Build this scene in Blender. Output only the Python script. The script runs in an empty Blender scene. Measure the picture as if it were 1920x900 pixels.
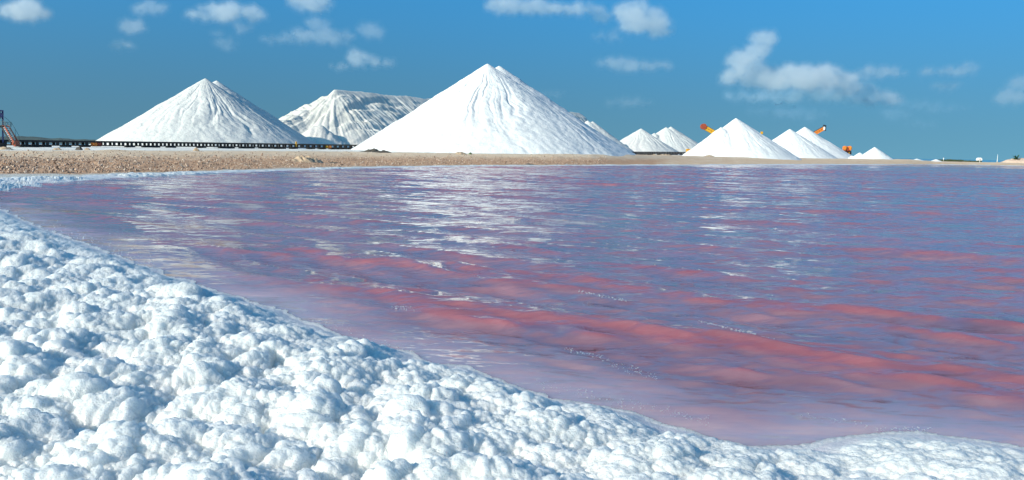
import bpy, bmesh, math, random
import numpy as np
from mathutils import Vector, Matrix
random.seed(7); RNG = np.random.default_rng(11)
R = math.radians
scene = bpy.context.scene
col = scene.collection

# ------------------------------------------------------------------ camera
EYE = 2.0
F = 1663.0                                    # focal length in photograph pixels (1920 wide)
PITCH, ROLL = R(5.72), R(-1.04)
fw = np.array([0, math.cos(PITCH), -math.sin(PITCH)])
up0 = np.array([0, math.sin(PITCH), math.cos(PITCH)]); rt0 = np.array([1.0, 0, 0])
rt = rt0*math.cos(ROLL) - up0*math.sin(ROLL)
up = up0*math.cos(ROLL) + rt0*math.sin(ROLL)
cd = bpy.data.cameras.new('camera'); cam = bpy.data.objects.new('camera', cd); col.objects.link(cam)
cam.matrix_world = Matrix(((rt[0], up[0], -fw[0], 0), (rt[1], up[1], -fw[1], 0), (rt[2], up[2], -fw[2], EYE), (0, 0, 0, 1)))
cd.sensor_width = 36; cd.lens = 36*F/1920; cd.clip_start = 0.1; cd.clip_end = 90000
scene.camera = cam
# ------------------------------------------------------------------ light
SUN_EL, SUN_AZ = R(25), R(-126)               # azimuth from +Y, clockwise
world = bpy.data.worlds.new('World'); scene.world = world; world.use_nodes = True
nt = world.node_tree; nt.nodes.clear()
sky = nt.nodes.new('ShaderNodeTexSky'); sky.sky_type = 'NISHITA'; sky.sun_disc = False
sky.sun_elevation = SUN_EL; sky.sun_rotation = SUN_AZ
sky.altitude = 0; sky.air_density = 1.0; sky.dust_density = 2.0; sky.ozone_density = 3.0
tcw = nt.nodes.new('ShaderNodeTexCoord'); vaw = nt.nodes.new('ShaderNodeVectorMath'); vaw.operation = 'ADD'; vaw.inputs[1].default_value = (0, 0, .30)
vnw = nt.nodes.new('ShaderNodeVectorMath'); vnw.operation = 'NORMALIZE'
nt.links.new(tcw.outputs['Generated'], vaw.inputs[0]); nt.links.new(vaw.outputs[0], vnw.inputs[0]); nt.links.new(vnw.outputs[0], sky.inputs['Vector'])
hs = nt.nodes.new('ShaderNodeHueSaturation'); hs.inputs['Hue'].default_value = 0.5; hs.inputs['Saturation'].default_value = 1.25
bg = nt.nodes.new('ShaderNodeBackground'); bg.inputs['Strength'].default_value = 0.15
wo = nt.nodes.new('ShaderNodeOutputWorld')
nt.links.new(sky.outputs[0], hs.inputs['Color']); sxw = nt.nodes.new('ShaderNodeSeparateXYZ'); nt.links.new(tcw.outputs['Generated'], sxw.inputs[0])
rpw = nt.nodes.new('ShaderNodeValToRGB'); rpw.color_ramp.elements[0].position = 0.0; rpw.color_ramp.elements[0].color = (.71, .73, .53, 1)
rpw.color_ramp.elements[1].position = .22; rpw.color_ramp.elements[1].color = (.54, 1.13, 1.10, 1); rpw.color_ramp.interpolation = 'EASE'
nt.links.new(sxw.outputs['Z'], rpw.inputs[0])                      # marine haze dulls the blue low down, all the way round
mxw = nt.nodes.new('ShaderNodeMix'); mxw.data_type = 'RGBA'; mxw.blend_type = 'MULTIPLY'; mxw.inputs[0].default_value = 1
nt.links.new(hs.outputs[0], mxw.inputs[6]); nt.links.new(rpw.outputs[0], mxw.inputs[7]); nt.links.new(mxw.outputs[2], bg.inputs[0]); nt.links.new(bg.outputs[0], wo.inputs[0])
sd = bpy.data.lights.new('sun', 'SUN'); sd.energy = 4.2; sd.angle = R(0.5); sd.color = (1.0, 0.92, 0.79)
sun = bpy.data.objects.new('sun', sd); col.objects.link(sun)
sdir = Vector((math.cos(SUN_EL)*math.sin(SUN_AZ), math.cos(SUN_EL)*math.cos(SUN_AZ), math.sin(SUN_EL)))
sun.rotation_euler = sdir.to_track_quat('Z', 'Y').to_euler(); sun.location = (0, 0, 60)
vs = scene.view_settings; vs.view_transform = 'Standard'; vs.look = 'None'; vs.gamma = 1; vs.exposure = 0.45
cy = scene.cycles
cy.max_bounces = 6; cy.volume_bounces = 3; cy.transparent_max_bounces = 8; cy.use_denoising = True
cy.sample_clamp_indirect = 6

# ------------------------------------------------------------------ pixel helpers (used once, to lay the real place out)
def ray(px, py):
    return fw + rt*((px-960)/F) - up*((py-450)/F)
def at(px, py, Y):                            # the point of that sight line at depth Y metres
    d = ray(px, py); t = Y/d[1]
    return np.array([d[0]*t, Y, EYE + d[2]*t])
def on(px, py, z=0.0):                        # the point where that sight line meets the level z
    d = ray(px, py); t = (z-EYE)/d[2]
    return np.array([d[0]*t, d[1]*t, z])

# ------------------------------------------------------------------ noise
PERM = RNG.permutation(512).astype(np.int64)
GRAD = RNG.normal(size=(512, 3)); GRAD /= np.linalg.norm(GRAD, axis=1)[:, None]
def perlin(x, y, z=0.0):
    x, y, z = np.broadcast_arrays(np.asarray(x, float), np.asarray(y, float), np.asarray(z, float))
    xi, yi, zi = np.floor(x).astype(np.int64), np.floor(y).astype(np.int64), np.floor(z).astype(np.int64)
    xf, yf, zf = x-xi, y-yi, z-zi
    f = lambda t: t*t*t*(t*(t*6-15)+10)
    u, v, w = f(xf), f(yf), f(zf); out = 0
    for dx in (0, 1):
        for dy in (0, 1):
            for dz in (0, 1):
                h = PERM[(PERM[(PERM[(xi+dx) & 511] + yi+dy) & 511] + zi+dz) & 511]
                g = GRAD[h]
                d = g[..., 0]*(xf-dx) + g[..., 1]*(yf-dy) + g[..., 2]*(zf-dz)
                out = out + d*(u if dx else 1-u)*(v if dy else 1-v)*(w if dz else 1-w)
    return out*1.5
def fbm(x, y, z=0.0, n=4, g=0.5):
    a, s, f = 1.0, 0.0, 1.0
    for i in range(n):
        s = s + a*perlin(np.asarray(x)*f+i*17.3, np.asarray(y)*f+i*5.1, np.asarray(z)*f); a *= g; f *= 2.03
    return s
def hash2(ix, iy, k):
    return (PERM[(PERM[(PERM[ix & 511] + iy) & 511] + k) & 511]*37 % 512)/512.0
def bubbles(x, y, cell, k=0, keep=1.0, rmin=.45, rmax=.95, soft=0, pw=.5):   # heights of a packed layer of half-round lumps, 0..~1
    gx, gy = x/cell, y/cell; ix, iy = np.floor(gx).astype(np.int64), np.floor(gy).astype(np.int64)
    best = np.zeros_like(gx); acc_ = np.zeros_like(gx)
    for dx in (-1, 0, 1):
        for dy in (-1, 0, 1):
            cx, cy_ = ix+dx, iy+dy
            px = cx + hash2(cx, cy_, k); py = cy_ + hash2(cx, cy_, k+101)
            r = rmin + (rmax-rmin)*hash2(cx, cy_, k+202)**1.5
            live = hash2(cx, cy_, k+303) < keep
            d2 = ((gx-px)**2 + (gy-py)**2)/r**2
            h = np.where(live & (d2 < 1), r*np.maximum(0, 1-d2)**pw, 0)
            if soft: acc_ += h**soft
            best = np.maximum(best, h)
    return acc_**(1/soft) if soft else best

# ------------------------------------------------------------------ mesh helpers
def link(o, parent=None):
    col.objects.link(o)
    if parent is not None: o.parent = parent
    return o
def grid_mesh(name, V, m, smooth=True, wrap=False, colors=None):
    nr, nc = V.shape[:2]
    idx = np.arange(nr*nc).reshape(nr, nc)
    if wrap: idx = np.concatenate([idx, idx[:, :1]], axis=1)
    a, b, c, d = idx[:-1, :-1], idx[:-1, 1:], idx[1:, 1:], idx[1:, :-1]
    Q = np.stack([a, b, c, d], -1).reshape(-1, 4)
    return mesh_from(name, V.reshape(-1, 3), Q, m, smooth, colors)
def mesh_from(name, V, Q, m, smooth=True, colors=None):
    me = bpy.data.meshes.new(name); nf, k = Q.shape
    me.vertices.add(len(V)); me.vertices.foreach_set('co', np.ascontiguousarray(V, np.float32).ravel())
    me.loops.add(nf*k); me.loops.foreach_set('vertex_index', Q.astype(np.int32).ravel())
    me.polygons.add(nf); me.polygons.foreach_set('loop_start', np.arange(0, nf*k, k, dtype=np.int32))
    me.polygons.foreach_set('loop_total', np.full(nf, k, np.int32))
    me.update(calc_edges=True)
    me.polygons.foreach_set('use_smooth', np.full(nf, smooth, bool))
    if colors is not None:
        for an, arr in colors.items():
            at_ = me.attributes.new(an, 'FLOAT', 'POINT'); at_.data.foreach_set('value', np.ascontiguousarray(arr, np.float32).ravel())
    if m: me.materials.append(m)
    me.validate()
    return me
def add(name, me, parent=None, loc=None):
    o = bpy.data.objects.new(name, me); link(o, parent)
    if loc is not None: o.location = loc
    return o
def tag(o, label=None, cat=None, group=None, kind=None):
    if label: o['label'] = label
    if cat: o['category'] = cat
    if group: o['group'] = group
    if kind: o['kind'] = kind
    return o
def empty(name, loc, rz=0):
    o = bpy.data.objects.new(name, None); col.objects.link(o); o.location = loc; o.rotation_euler.z = rz; o.empty_display_size = .3
    return o
class MB:
    """collects boxes, bars and tubes of one part"""
    def __init__(s): s.bm = bmesh.new()
    def box(s, c, size, rot=None, bevel=0):
        M = Matrix.Translation(c) @ (rot.to_4x4() if rot else Matrix.Identity(4)) @ Matrix.Diagonal((*size, 1))
        r = bmesh.ops.create_cube(s.bm, size=1, matrix=M)
        if bevel:
            es = list({e for v in r['verts'] for e in v.link_edges})
            bmesh.ops.bevel(s.bm, geom=es, offset=bevel, segments=2, affect='EDGES')
        return s
    def bar(s, a, b, w, h=None):
        a, b = Vector(a), Vector(b); d = b-a
        q = d.to_track_quat('X', 'Z').to_matrix()
        return s.box((a+b)/2, (d.length, w, h or w), q)
    def tube(s, a, b, r0, r1=None, n=10):
        a, b = Vector(a), Vector(b); d = b-a
        M = Matrix.Translation((a+b)/2) @ d.to_track_quat('Z', 'Y').to_matrix().to_4x4()
        bmesh.ops.create_cone(s.bm, cap_ends=True, segments=n, radius1=r0, radius2=r0 if r1 is None else r1, depth=d.length, matrix=M)
        return s
    def build(s, name, m, parent=None, smooth=False):
        me = bpy.data.meshes.new(name); s.bm.to_mesh(me); s.bm.free(); me.materials.append(m)
        if smooth: me.polygons.foreach_set('use_smooth', np.ones(len(me.polygons), bool))
        return add(name, me, parent)

# ------------------------------------------------------------------ materials
def mat(name):
    m = bpy.data.materials.new(name); m.use_nodes = True
    n = m.node_tree; b = n.nodes['Principled BSDF']
    return m, n, b
def N(n, t, **kw):
    x = n.nodes.new(t)
    for k, v in kw.items():
        if k in x.inputs.keys(): x.inputs[k].default_value = v
        else: setattr(x, k, v)
    return x
def noise_tex(n, scale, detail=4, rough=.55, vec=None, dist=0):
    t = N(n, 'ShaderNodeTexNoise'); t.inputs['Scale'].default_value = scale; t.inputs['Detail'].default_value = detail
    t.inputs['Roughness'].default_value = rough; t.inputs['Distortion'].default_value = dist
    if vec is not None: n.links.new(vec, t.inputs['Vector'])
    return t
def ramp(n, src, stops):
    r = N(n, 'ShaderNodeValToRGB'); e = r.color_ramp.elements
    while len(e) < len(stops): e.new(.5)
    for el, (p, c) in zip(e, stops):
        el.position = p; el.color = (*c, 1) if len(c) == 3 else c
    n.links.new(src, r.inputs[0]); return r
def mixc(n, f, a, b, mode='MIX'):
    x = N(n, 'ShaderNodeMix', data_type='RGBA', blend_type=mode)
    for i, v in ((0, f), (6, a), (7, b)):
        if hasattr(v, 'is_linked'): n.links.new(v, x.inputs[i])
        else: x.inputs[i].default_value = v if i == 0 else (*v, 1)
    return x.outputs[2]
def math_(n, op, a, b=0.0, clamp=False):
    x = N(n, 'ShaderNodeMath', operation=op); x.use_clamp = clamp
    for i, v in ((0, a), (1, b)):
        if hasattr(v, 'is_linked'): n.links.new(v, x.inputs[i])
        else: x.inputs[i].default_value = v
    return x.outputs[0]
def bump(n, b, h, strength, dist):
    x = N(n, 'ShaderNodeBump'); x.inputs['Strength'].default_value = strength; x.inputs['Distance'].default_value = dist
    n.links.new(h, x.inputs['Height']); n.links.new(x.outputs[0], b.inputs['Normal']); return x
def plain(name, c, rough=.5, metal=0, var=.25, scale=3.0):
    m, n, b = mat(name)
    g = N(n, 'ShaderNodeNewGeometry')
    t = noise_tex(n, scale, 5, .6, g.outputs['Position'])
    r = ramp(n, t.outputs[0], [(.3, tuple(x*(1-var) for x in c)), (.7, tuple(min(1, x*(1+var*.6)) for x in c))])
    n.links.new(r.outputs[0], b.inputs['Base Color']); b.inputs['Roughness'].default_value = rough; b.inputs['Metallic'].default_value = metal
    return m
def salt_mat(name, c1, c2, c3, dirt=.35):
    m, n, b = mat(name); g = N(n, 'ShaderNodeNewGeometry'); P = g.outputs['Position']
    t = noise_tex(n, .16, 6, .62, P); t2 = noise_tex(n, 1.3, 6, .7, P)
    r = ramp(n, t.outputs[0], [(.35, c1), (.62, c2)])
    rr = ramp(n, t2.outputs[0], [(.42, (0, 0, 0)), (.75, (1, 1, 1))])
    c = mixc(n, math_(n, 'MULTIPLY', rr.outputs[0], dirt), r.outputs[0], c3)
    n.links.new(c, b.inputs['Base Color']); b.inputs['Roughness'].default_value = .8; b.inputs['Specular IOR Level'].default_value = .1
    t3 = noise_tex(n, 2.2, 8, .7, P); bump(n, b, t3.outputs[0], .55, .22)
    return m
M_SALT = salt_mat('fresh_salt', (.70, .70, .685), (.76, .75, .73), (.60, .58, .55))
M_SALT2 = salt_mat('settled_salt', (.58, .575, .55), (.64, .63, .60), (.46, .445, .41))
M_OLD = salt_mat('weathered_salt', (.60, .575, .52), (.68, .655, .60), (.46, .435, .39), .4)
M_BLACK = plain('dark_steel', (.018, .016, .016), .6)
M_RUST = plain('rusty_steel', (.045, .028, .022), .7)
M_ORANGE = plain('orange_paint', (.80, .24, .035), .45)
M_RED = plain('red_orange_paint', (.33, .06, .022), .5)
M_YELLOW = plain('yellow_paint', (.75, .38, .02), .45)
M_BLUE = plain('blue_paint', (.02, .03, .16), .45)
M_RAIL = plain('green_grey_rail', (.07, .11, .12), .5)
M_WHITE = plain('white_paint', (.8, .8, .78), .5, 0, .08)
M_RUBBER = plain('rubber', (.02, .02, .02), .85)
M_BELT = plain('belt_rubber', (.022, .02, .02), .8)
M_DARKG = plain('dark_opening', (.03, .05, .03), .7)
M_PALM = plain('palm_leaf', (.04, .10, .025), .5, 0, .4, 2)
M_BARK = plain('bark', (.12, .08, .05), .9)
M_SCRUB = plain('scrub_leaf', (.07, .09, .03), .7, 0, .5, .6)
M_ROCK = plain('dark_rock', (.09, .075, .06), .9, 0, .5, 3)
M_TAN = plain('tan_coral_rock', (.42, .30, .20), .9, 0, .4, 2)
M_PINK = plain('pinkish_sand', (.62, .44, .33), .95, 0, .2, 1.5)
M_HILL = plain('hill_scrub', (.05, .075, .065), .95, 0, .3, .004)

# ------------------------------------------------------------------ terrain
def hp(px, py, Y): return at(px, py, Y)
# azimuth px : [water edge, start of the tan bank, top of the bank, salt flat, far]  each (py, depth or None = at water level)
NODES = [
    (-260, (352, None), (335, .12), (291, 70), (284, 95), 400),
    (0,    (349, None), (327, .12), (282, 85), (275.5, 122), 400),
    (200,  (334, None), (325, .10), (282, 95), (276, 136), 420),
    (385,  (326, None), (320, .10), (283, 108), (277.5, 150), 420),
    (560,  (319, None), (315, .10), (283.5, 125), (279.3, 170), 420),
    (660,  (316, None), (312.5, .10), (284.5, 138), (280, 180), 420),
    (915,  (311.5, None), (309.5, .08), (288.3, 144), (286.3, 222), 430),
    (1040, (310.8, None), (309.2, .08), (288.8, 151), (287.6, 250), 440),
    (1110, (310.6, None), (309, .07), (289.2, 157), (288.4, 268), 450),
    (1172, (310.3, None), (308.7, .06), (289.6, 170), (289.3, 285), 450),
    (1195, (310.2, None), (308.6, .06), (290.4, 177), (290.0, 290), 450),
    (1235, (310, None), (308.5, .06), (291.8, 193), (290.8, 300), 450),
    (1305, (309.8, None), (308.3, .06), (293.3, 222), (292.2, 312), 450),
    (1390, (309.5, None), (308, .06), (295, 250), (294.2, 330), 450),
    (1600, (309, None), (307.5, .05), (298.2, 300), (297.6, 350), 450),
    (1700, (308.5, None), (308.1, .05), (298.6, 325), (298.9, 355), 420),
    (1750, (308.5, None), (308.1, .05), (302.2, 342), (302.4, 368), 420),
    (1850, (310, None), (309.6, .05), (304.4, 342), (304.4, 368), 420),
    (1920, (311.5, None), (311, .05), (305.4, 342), (305.4, 368), 420),
    (2150, (317, None), (316.4, .05), (309.6, 342), (309.6, 368), 420),
]
TPHI, TR, TZ = [], [], []
for px, a, b, c, d, far in NODES:
    p = [on(px, a[0], 0.0), on(px, b[0], b[1]), hp(px, c[0], c[1]), hp(px, d[0], d[1])]
    p[3] = p[3]
    TPHI.append(math.atan2(p[0][0], p[0][1]))
    rr = [math.hypot(q[0], q[1]) for q in p]; zz = [q[2] for q in p]
    rr[1] = max(rr[1], rr[0]+.5); rr[2] = max(rr[2], rr[1]+2); rr[3] = max(rr[3], rr[2]+2)
    TR.append([rr[0]*.55, rr[0]*.93] + rr + [max(far, rr[3]+30), max(far, rr[3]+30)*1.5+60])
    TZ.append([-.6, -.35] + zz + [zz[3]-.05, -4.0])
TPHI, TR, TZ = np.array(TPHI), np.array(TR), np.array(TZ)
for _k in range(TR.shape[1]): pass
def knots(phi):
    return (np.stack([np.interp(phi, TPHI, TR[:, k]) for k in range(TR.shape[1])], -1),
            np.stack([np.interp(phi, TPHI, TZ[:, k]) for k in range(TR.shape[1])], -1))
def zone(x, y):
    """height and place along the profile (0 bed .. 2 water edge, 3 bank foot, 4 bank top, 5 salt flat, 7 sea)"""
    phi = np.arctan2(x, y); r = np.hypot(x, y)
    K, Z = knots(phi); z = np.array(Z[..., 0]); s = np.zeros_like(r)
    for k in range(K.shape[-1]-1):
        t = np.clip((r-K[..., k])/(K[..., k+1]-K[..., k]), 0, 1)
        z = z + t*(Z[..., k+1]-Z[..., k]); s = s + t
    return z, s

# near foam edge, as the photograph shows it, at water level
EDGE_PX = [(-30, 384), (0, 395), (60, 423), (130, 448), (200, 476), (300, 512), (400, 548), (500, 578), (600, 620), (720, 655), (850, 692),
           (1000, 738), (1120, 768), (1250, 806), (1400, 838), (1500, 838), (1600, 822), (1700, 816), (1800, 824), (1920, 845), (2150, 905), (2600, 1020)]
EDGE = np.array([[-40, 36], [-21.5, 29.5]] + [list(on(p[0], p[1], 0.0)[:2]) for p in EDGE_PX])
def edge_dist(x, y):
    """signed distance to the near foam edge: positive inside the foam"""
    best = np.full(x.shape, 1e9); sgn = np.zeros(x.shape)
    for a, b in zip(EDGE[:-1], EDGE[1:]):
        d = b-a; L2 = d@d
        t = np.clip(((x-a[0])*d[0] + (y-a[1])*d[1])/L2, 0, 1)
        ex, ey = x-(a[0]+t*d[0]), y-(a[1]+t*d[1]); D = np.hypot(ex, ey)
        cr = d[0]*ey - d[1]*ex
        up_ = D < best - 1e-9
        best = np.where(up_, D, best); sgn = np.where(up_, np.where(cr < 0, 1.0, -1.0), sgn)
    return best*sgn

def ground_z(x, y, rough=True):
    z, s = zone(x, y)
    e = edge_dist(x, y); r = np.hypot(x, y)
    near = (r < 45)
    z = np.where(near & (e > -1.2), np.maximum(z, -.35 + .33*np.clip((e+1.2)/1.6, 0, 1)), z)
    back = (y < 0)
    z = np.where(back, np.clip(.02 + (r-20)*.01, .02, .8), z)
    if rough:
        bank = np.clip(s-2.1, 0, 1)*np.clip(6.0-s, 0, 1)*(r > 30)
        z = z + bank*(.10*perlin(x*.22, y*.22) + .05*perlin(x*.9, y*.9, 3))*np.clip(6-s, 0, 1)
        ft = np.clip(1-np.abs(s-3.35)/.5, 0, 1)*(r > 30)*np.exp(-np.maximum(0, r-60)/90)
        z = z + ft*(.16*perlin(x*1.3, y*1.3, 8) + .10*np.abs(perlin(x*3, y*3, 5)))
    return z, s
def gz(x, y):
    return float(ground_z(np.array([float(x)]), np.array([float(y)]), True)[0][0])

ph = np.concatenate([np.linspace(-math.pi, -R(42), 60, endpoint=False), np.linspace(-R(42), R(42), 700, endpoint=False), np.linspace(R(42), math.pi, 60, endpoint=False)])
rad = np.concatenate([[.2, 1, 2, 3], 1/np.linspace(1/4.0, 1/30.0, 60, endpoint=False), np.linspace(30, 160, 230, endpoint=False), np.linspace(160, 420, 120, endpoint=False), np.geomspace(420, 900, 20)])
RR, PP = np.meshgrid(rad, ph, indexing='ij')
X, Y = RR*np.sin(PP), RR*np.cos(PP)
GZ, GS = ground_z(X, Y)
m, n, b = mat('sand_and_salt_crust')
g = N(n, 'ShaderNodeNewGeometry'); P = g.outputs['Position']
zn = N(n, 'ShaderNodeAttribute', attribute_name='zone').outputs['Fac']
t1 = noise_tex(n, .5, 6, .65, P); t2 = noise_tex(n, 5, 5, .7, P); t3 = noise_tex(n, .12, 4, .5, P)
zj = math_(n, 'ADD', zn, math_(n, 'MULTIPLY', math_(n, 'SUBTRACT', t1.outputs[0], .5), .35))
tan1 = ramp(n, t2.outputs[0], [(.30, (.26, .14, .085)), (.48, (.50, .30, .19)), (.70, (.66, .45, .31))])
tan2 = ramp(n, t1.outputs[0], [(.35, (.62, .45, .31)), (.65, (.70, .545, .40))])
zs = math_(n, 'DIVIDE', zj, 8.0)
f_up = ramp(n, zs, [(3.35/8, (0, 0, 0)), (3.75/8, (1, 1, 1))])
bank = mixc(n, f_up.outputs[0], tan1.outputs[0], tan2.outputs[0])
grey = ramp(n, t2.outputs[0], [(.3, (.40, .38, .34)), (.65, (.62, .60, .56))])
f1 = ramp(n, zs, [(2.86/8, (0, 0, 0)), (3.02/8, (1, 1, 1))])
f2 = ramp(n, zs, [(3.96/8, (0, 0, 0)), (4.06/8, (1, 1, 1))])
c = mixc(n, f1.outputs[0], grey.outputs[0], bank)
flat = ramp(n, t3.outputs[0], [(.35, (.62, .58, .52)), (.65, (.78, .75, .70))])
c = mixc(n, f2.outputs[0], c, flat.outputs[0])
n.links.new(c, b.inputs['Base Color']); b.inputs['Roughness'].default_value = .95; b.inputs['Specular IOR Level'].default_value = 0
bump(n, b, t2.outputs[0], .6, .12)
# on the right the whole bank is pale sand: zone is pulled back to the bank tone there
pxs = np.degrees(PP)
pull = np.clip((pxs+3)/13, 0, 1)
GS2 = np.where(GS > 2.9, np.maximum(np.minimum(GS, 5 - pull*1.27), 3.65*pull), GS)
ground = add('ground', grid_mesh('ground', np.stack([X, Y, GZ], -1), m, wrap=True, colors={'zone': GS2})); tag(ground, kind='structure')

# ------------------------------------------------------------------ sea and far hills
m, n, b = mat('sea_water'); b.inputs['Base Color'].default_value = (.07, .22, .29, 1); b.inputs['Roughness'].default_value = .12
g = N(n, 'ShaderNodeNewGeometry'); t = noise_tex(n, .2, 5, .6, g.outputs['Position']); bump(n, b, t.outputs[0], .6, 1.0)
rad2 = np.geomspace(500, 40000, 40); ph2 = np.linspace(-math.pi, math.pi, 160, endpoint=False)
RR, PP = np.meshgrid(rad2, ph2, indexing='ij')
sea = add('sea', grid_mesh('sea', np.stack([RR*np.sin(PP), RR*np.cos(PP), RR*0-1.2], -1), m, wrap=True)); tag(sea, kind='structure')
HP = np.array([(-500, 247), (-250, 250), (-60, 255), (0, 255.5), (40, 254.5), (75, 256.5), (95, 259), (112, 258.2), (135, 260.2), (160, 260.6), (200, 262.8), (260, 266), (330, 270)])
pxs = np.linspace(-500, 330, 260); top = np.interp(pxs, HP[:, 0], HP[:, 1]) + .5*fbm(pxs*.05, pxs*0+2.2)
rows = []
for j, tt in enumerate(np.linspace(0, 1, 14)):
    Yd = 4200 + 1800*tt; w = math.sin(tt*math.pi/2) if tt < .6 else math.cos((tt-.6)/.4*math.pi/2)*.95 + .0
    row = []
    for px, py in zip(pxs, top):
        q = at(px, py, 5300); a = q[0]/q[1]; h = (q[2]+6)
        row.append((a*Yd, Yd, -6 + h*w*(1+.18*float(perlin(px*.06, tt*5, 4))*(1-tt))))
    rows.append(row)
hills = add('hills', grid_mesh('hills', np.array(rows), M_HILL)); tag(hills, kind='structure')

# ------------------------------------------------------------------ pond water
m, n, b = mat('pink_brine')
g = N(n, 'ShaderNodeNewGeometry'); P = g.outputs['Position']
sh = N(n, 'ShaderNodeAttribute', attribute_name='shallow').outputs['Fac']
rip = N(n, 'ShaderNodeAttribute', attribute_name='ripple').outputs['Fac']
mp = N(n, 'ShaderNodeMapping'); n.links.new(P, mp.inputs['Vector']); mp.inputs['Rotation'].default_value = (0, 0, R(24)); mp.inputs['Scale'].default_value = (.45, 1.15, 1)
tm = noise_tex(n, .55, 5, .6, mp.outputs[0])
crest = N(n, 'ShaderNodeAttribute', attribute_name='crest').outputs['Fac']     # light passing through raised water, painted in as a redder base colour
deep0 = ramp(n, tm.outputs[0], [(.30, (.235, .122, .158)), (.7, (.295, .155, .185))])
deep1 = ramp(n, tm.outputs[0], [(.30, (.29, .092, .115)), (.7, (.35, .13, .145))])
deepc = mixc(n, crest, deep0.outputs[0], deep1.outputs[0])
pale = ramp(n, tm.outputs[0], [(.3, (.46, .32, .36)), (.7, (.58, .38, .39))])
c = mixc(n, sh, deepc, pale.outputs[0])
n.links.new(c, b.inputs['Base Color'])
b.inputs['Subsurface Weight'].default_value = 1; b.inputs['Subsurface Radius'].default_value = (1.0, .6, .6); b.inputs['Subsurface Scale'].default_value = .9   # murky brine glows from below its surface
b.inputs['Roughness'].default_value = .06; b.inputs['IOR'].default_value = 1.5; b.inputs['Specular IOR Level'].default_value = .5
# short wind ripples tilt the normal (several sizes)
acc = None
for sc, st, stretch in ((1.1, .17, .34), (3.4, .24, .30), (9.0, .30, .24), (22.0, .22, .26)):
    mp = N(n, 'ShaderNodeMapping'); n.links.new(P, mp.inputs['Vector']); mp.inputs['Rotation'].default_value = (0, 0, R(14+sc*3)); mp.inputs['Scale'].default_value = (stretch, 1, 1)
    t = noise_tex(n, sc, 2, .5, mp.outputs[0])
    v = N(n, 'ShaderNodeVectorMath', operation='SUBTRACT'); n.links.new(t.outputs['Color'], v.inputs[0]); v.inputs[1].default_value = (.5, .5, .5)
    v2 = N(n, 'ShaderNodeVectorMath', operation='MULTIPLY'); n.links.new(v.outputs[0], v2.inputs[0]); v2.inputs[1].default_value = (st*1.2, st*2.6, 0)
    if acc is None: acc = v2.outputs[0]
    else:
        ad = N(n, 'ShaderNodeVectorMath', operation='ADD'); n.links.new(acc, ad.inputs[0]); n.links.new(v2.outputs[0], ad.inputs[1]); acc = ad.outputs[0]
sc_ = N(n, 'ShaderNodeVectorMath', operation='SCALE'); n.links.new(acc, sc_.inputs[0]); n.links.new(rip, sc_.inputs['Scale'])
ad = N(n, 'ShaderNodeVectorMath', operation='ADD'); n.links.new(g.outputs['Normal'], ad.inputs[0]); n.links.new(sc_.outputs[0], ad.inputs[1])
nm = N(n, 'ShaderNodeVectorMath', operation='NORMALIZE'); n.links.new(ad.outputs[0], nm.inputs[0]); n.links.new(nm.outputs[0], b.inputs['Normal'])

rad = np.concatenate([1/np.linspace(1/4.6, 1/26.0, 340, endpoint=False), np.arange(26, 150, .27), np.arange(150, 240, .6), np.linspace(240, 420, 90)]); ph = np.linspace(-R(43), R(46), 860)
RR, PP = np.meshgrid(rad, ph, indexing='ij'); X, Y = RR*np.sin(PP), RR*np.cos(PP)
dr = np.abs(np.gradient(rad))[:, None]
E = edge_dist(X, Y); zg, sg = zone(X, Y)
calm = np.clip((-E-.1)/1.9, 0, 1); calm = calm*calm*(3-2*calm)
shore = np.clip((2.0-sg)/.5, 0, 1)
wrng = np.random.default_rng(5)
Hx = np.zeros_like(X); Hz = np.zeros_like(X); Hy = np.zeros_like(X)
gust = .75 + .5*perlin(X*.09, Y*.14, 6.6)
for i in range(34):
    lam = 3.4*(.07**(i/33.0)); lam *= wrng.uniform(.9, 1.1)
    th = R(33) + wrng.normal(0, R(5 if i < 10 else 10 if i < 20 else 24)); k = 2*math.pi/lam
    dx, dy = math.sin(th), math.cos(th)
    a = .0088*lam**1.0*(.62 if i < 10 else .8 if i < 20 else 1.35)
    att = np.clip((lam/(2.2*dr)-1)/1.5, 0, 1)
    p = k*(dx*X + dy*Y) + wrng.uniform(0, 6.28) + .9*perlin(X*.22, Y*.22, i*1.7)
    A = a*att*calm*(shore*.8+.2)*gust
    Hz += A*np.sin(p); Hx += A*.8*dx*np.cos(p); Hy += A*.8*dy*np.cos(p)
D_ = -E + .35*perlin(X*.35, Y*.35, 31) + .10*perlin(X*1.2, Y*1.2, 8)      # swells that run in along the foam
for lam, a, ks, off in ((1.75, .034, .28, 0.0), (1.05, .014, .45, 1.3), (.62, .006, .8, 2.1)):
    th_ = 2*math.pi*D_/lam + off + 1.3*perlin(X*ks*.6, Y*ks*.6, 40+off)
    win = np.clip((-E-.5)/1.6, 0, 1)*np.clip(1.15-RR/30, 0, 1)*np.clip(.75+.9*perlin(X*ks, Y*ks, 50+off), .15, 1.3)
    Hz += a*win*np.sin(th_+.55*np.sin(th_))
shal = np.clip(1-(-E-.1)/1.5, 0, 1)**1.2
shal = np.clip(shal*(.95+.5*perlin(X*.5, Y*.9, 2)), 0, 1)
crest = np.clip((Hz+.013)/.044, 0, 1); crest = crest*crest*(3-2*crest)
fs = np.clip((sg-1.0), 0, 1)**3*.45*np.clip(1-(RR-60)/80, 0, 1)
shal = np.maximum(shal, np.maximum(fs, 0))
fr = np.clip((RR-18)/90, 0, 1); ripple = (.50+.50*calm)*(1+.8*fr*(2-fr))
water = add('water', grid_mesh('water', np.stack([X+Hx, Y+Hy, Hz], -1), m, colors={'shallow': shal, 'ripple': ripple, 'crest': crest})); tag(water, kind='structure')

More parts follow.
